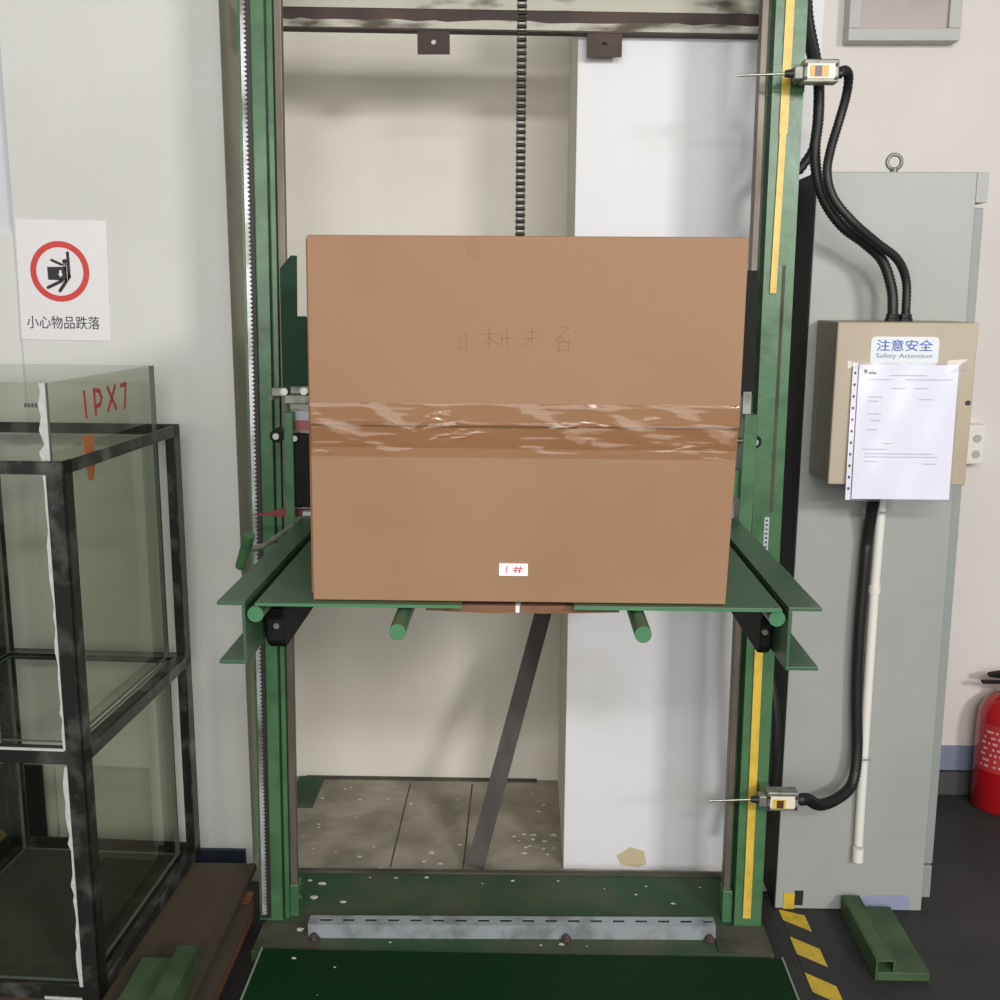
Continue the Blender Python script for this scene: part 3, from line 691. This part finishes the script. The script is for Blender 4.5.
def foot(x, y0, y1, z, s, label, rot=0):
    t = thing('steel_foot_beam', label, 'steel beam', (x,(y0+y1)/2,z), rot, world=False); h = (y1-y0)/2
    m = MB(); a,b = sorted((-s*.0625,-s*.018)); ya,yb = -h,h
    m.box(*sorted((-s*.0625,-s*.0575)),ya,yb,.0005,.052); m.box(*sorted((-s*.023,-s*.018)),ya,yb,.022,.052); m.box(*sorted((-s*.0575,-s*.023)),ya,yb,.0485,.0520)
    m.build('hollow_ridge', K['green_foot'], t, bevel=.0015)
    m = MB(); m.box(*sorted((-s*.0575,s*.0625)),ya,yb,.0005,.022); m.build('foot_flange', K['green_foot'], t, bevel=.002)
foot(.884,2.262,2.54,0,1,'moss green steel foot beam lying on the floor in front of the grey cabinet')

# ------------------------------------------------------------------ left: pallet, tank
pl_ = thing('wooden_pallet', 'dusty brown wooden pallet under the glass tank', 'pallet', (-1.0,2.3,0))
B(-1.46,-.686,1.70,2.56,.082,.100).build('deck_board', K['wood'], pl_, bevel=.002)
for x0,x1 in ((-1.45,-1.36),(-1.10,-1.01)): B(x0,x1,1.72,2.54,.001,.082).build('bearer', K['wood_bright'], pl_)
B(-.74,-.672,1.70,2.48,.001,.070).build('bearer', K['wood_bright'], pl_, bevel=.003)
B(-.700,-.652,1.70,2.40,.070,.0815).build('bearer_cap', K['wood'], pl_, bevel=.002)
foot(-.765,1.78,2.118,.1001,-1,'green steel foot beam lying on the pallet beside the glass tank')
gt = thing('glass_water_tank', 'glass immersion test tank in a dark steel angle frame marked IPX7 in red', 'water tank', (-.872,1.995,.1005), -math.radians(2.5), world=False)
W, D, H = .500, .612, 1.138   # width to the left, depth, height
def angle(x, y, z0, z1, sx, sy, a=.036, t=.004):
    m = MB(); m.box(*sorted((x,x+sx*a)), *sorted((y,y+sy*t)), z0, z1); m.box(*sorted((x,x+sx*t)), *sorted((y,y+sy*a)), z0, z1); return m
for x,y,sx,sy in ((0,0,-1,1),(0,D,-1,-1),(-W,0,1,1),(-W,D,1,-1)):
    angle(x,y,0,H,sx,sy).build('frame_post', K['angle'], gt)
def rail(z, hgt=.026):
    for y0,y1 in ((0,.004),(D-.004,D)): MB().box(-W+.004,-.004,y0+.0002 if y0==0 else y0-.0002,y1,z,z+hgt).build('frame_rail', K['angle'], gt)
    for x0,x1 in ((-.004,0),(-W,-W+.004)): MB().box(x0,x1,.004,D-.004,z,z+hgt).build('frame_rail', K['angle'], gt)
rail(H-.026); rail(.525,.028); rail(0,.03)
def ledge(z):
    m = MB(); m.box(-W+.006,-.006,.006,.03,z,z+.004); m.box(-W+.006,-.006,D-.03,D-.006,z,z+.004); m.box(-.03,-.006,.03,D-.03,z,z+.004); m.box(-W+.006,-W+.03,.03,D-.03,z,z+.004)
    m.build('glass_ledge', K['angle'], gt)
ledge(.549); ledge(.012)
GX, GY, GT = -.042, .036, .009; gt2 = 1.2825
def pane(x0,x1,y0,y1,z0,z1):
    m = MB(); m.box(x0,x1,y0,y1,z0,z1)
    big = 0 if (x1-x0) > (y1-y0) else 1
    for i,f in enumerate(m.f):
        p = [m.v[k] for k in f]; n = (p[1]-p[0]).cross(p[2]-p[1]); ax = max(range(3), key=lambda k: abs(n[k]))
        m.mi[i] = 0 if (ax == 1 and big == 0) or (ax == 0 and big == 1) else 1
    return m.build('glass_panel', [K['glass_side'] if big else K['glass'], K['glassedge']], gt)
pr = None
for (z0,z1) in ((.556,gt2),(.017,.545)):
    pane(-W+.04, GX, GY, GY+GT, z0, z1)
    pane(-W+.04, GX, D-.045, D-.045+GT, z0, z1)
    p_ = pane(GX-GT, GX, GY+GT, D-.045, z0, z1)
    if pr is None: pr = p_
    pane(-W+.04, -W+.04+GT, GY+GT, D-.045, z0, z1)
B(-W+.04,GX,GY,D-.036,.016,.0168).build('tank_floor', K['olive'], gt)  # bottom sheet toned dark olive, like the room floor beneath
# sealant
def seal(x, y, z0, z1, w0, seed):
    random.seed(seed); m = MB(); z = z0; wa = w0
    while z < z1:
        zb = min(z+random.uniform(.015,.03), z1); wb = w0*random.uniform(.55,1.5)
        m.add([(x-wa,y-.0015,z),(x,y-.0015,z),(x,y-.0015,zb),(x-wb,y-.0015,zb),(x-wa,y+.001,z),(x,y+.001,z),(x,y+.001,zb),(x-wb,y+.001,zb)],
              [(0,3,2,1),(4,5,6,7),(0,1,5,4),(1,2,6,5),(2,3,7,6),(3,0,4,7)]); z = zb; wa = wb
    m.build('sealant_bead', K['caulk'], gt)
seal(GX, GY-.001, 1.12, gt2, .014, 2); seal(-.036, .003, .555, 1.11, .006, 3); seal(-.036, .003, .03, .52, .008, 5)
m = MB(); m.box(-.47,-.04,.0,.003,.553,.558); m.box(-.12,-.04,-.002,.002,.0,.006); m.build('sealant_bead', K['caulk'], gt)
# red lettering IPX7 painted on the side pane: strokes in the y-z plane
def side_strokes(strs, w):
    m = MB(); strs = [[(.302+(y-.29)*.86, z) for y,z in p] for p in strs]
    for pts in strs:
        for a,b in zip(pts, pts[1:]):
            a = Vector((0,*a)); b = Vector((0,*b)); d = (b-a).normalized(); n = Vector((0,-d.z,d.y))*w/2; e = d*w*.3
            poly = [a-e+n,b+e+n,b+e-n,a-e-n]
            m.prism([(p.y,p.z) for p in poly],'x',GX,GX+.0007)
    return m
zt = 1.252; h = .052
ltr = [[(.168,zt),(.172,zt-h)],
       [(.222,zt),(.224,zt-h)],[(.222,zt),(.250,zt-.004),(.262,zt-.018),(.252,zt-.032),(.226,zt-.036)],
       [(.300,zt),(.345,zt-h*.95)],[(.345,zt),(.296,zt-h*.95)],
       [(.380,zt-.002),(.412,zt),(.396,zt-h)]]
for grp in (ltr[0:1], ltr[1:3], ltr[3:5], ltr[5:6]): side_strokes(grp, .0095).build('red_letter', K['redpaint'], gt)
m = MB(); m.prism([(.165,1.050),(.215,1.050),(.215,.99),(.205,.955),(.185,.955),(.172,.99)],'x',GX-.0005,GX+.0008); m.xf(lambda v: (v.x, v.y+.012, v.z+.112)); m.build('orange_tape', K['orange'], gt)
m = MB(); random.seed(8)
for i in range(4): m.prism([(-.086+i*.007,1.236),(-.081+i*.007,1.236),(-.081+i*.007,1.244),(-.086+i*.007,1.244)],'y',GY-.0006,GY)
m.build('small_print', K['dark_skirt'], gt)
# dark board behind tank
bb = thing('black_board', 'black board with yellow diamonds standing behind the glass tank', 'board', (-1.6,2.70,0))
B(-1.95,-1.305,2.705,2.7215,.001,.29).build('board_panel', K['black_side'], bb)
for x,z in ((-1.380,.165),(-1.43,.09)): MB().prism([(x,z+.022),(x+.022,z),(x,z-.022),(x-.022,z)],'y',2.703,2.705).build('yellow_diamond', K['dimyellow'], bb)  # yellow kept dark so the diamonds stay dim

# ------------------------------------------------------------------ plaster chips
random.seed(14)
def chip(x,y,z,s,group,label):
    n = random.randint(4,6); a0 = random.random()*6
    poly = [(s*random.uniform(.6,1.1)*math.cos(a0+2*math.pi*k/n)*1.3, s*random.uniform(.4,1)*math.sin(a0+2*math.pi*k/n)) for k in range(n)]
    o = MB().prism(poly,'z',0,s*.25).build('paint_chip', K['chip'], None); o.location = (x,y,z)
    tag(o, label, 'paint chip', group)
spots_base = [(-.555,2.60,.008),(-.52,2.585,.011),(-.53,2.52,.013),(-.45,2.50,.010),(-.40,2.62,.004),(-.33,2.62,.005),(-.25,2.625,.008),(-.02,2.615,.006),(.30,2.56,.005),(.33,2.60,.004),(.39,2.52,.006),(.47,2.60,.004),(.10,2.62,.004),(-.10,2.60,.003),(.22,2.585,.003)]
for x,y,s in spots_base: chip(x,y,.0302,s*.8,'paint chips on the green base','pale paint chip on the green base strip behind the slotted angle')
for x,y,s in [(-.535,2.37,.012),(-.50,2.345,.006)]: chip(x,y,.0342,s*.8,'paint chips by the left mast foot','pale paint chip at the foot of the left mast')
for x,y,s in [(-.31,2.33,.004),(.10,2.335,.007),(.05,2.33,.004),(.16,2.33,.003)]: chip(x,y,.0302,s*.8,'paint chips before the slotted angle','pale paint chip just in front of the slotted angle')
for x,y,s in [(-.52,2.23,.006),(-.42,2.20,.003),(.62-.05,2.05,.005),(-.44,2.10,.002)]: chip(x,y,.0502,s*.8,'paint chips on the dark floor plate','pale paint chip on the dark green floor plate')
sp = []
for i in range(30):
    x = random.uniform(-.68,.09); y = random.uniform(2.68,3.22)
    if abs(x+.12) < .05 and y < 2.8: continue
    sp.append((x,y,random.uniform(.002,.0075)))
for i in range(14): sp.append((random.uniform(-.02,.10), random.uniform(2.80,2.92), random.uniform(.003,.009)))
for x,y,s in sp: chip(x,y,.0053,s,'plaster chips on the alcove floor','pale plaster chip scattered on the concrete alcove floor')
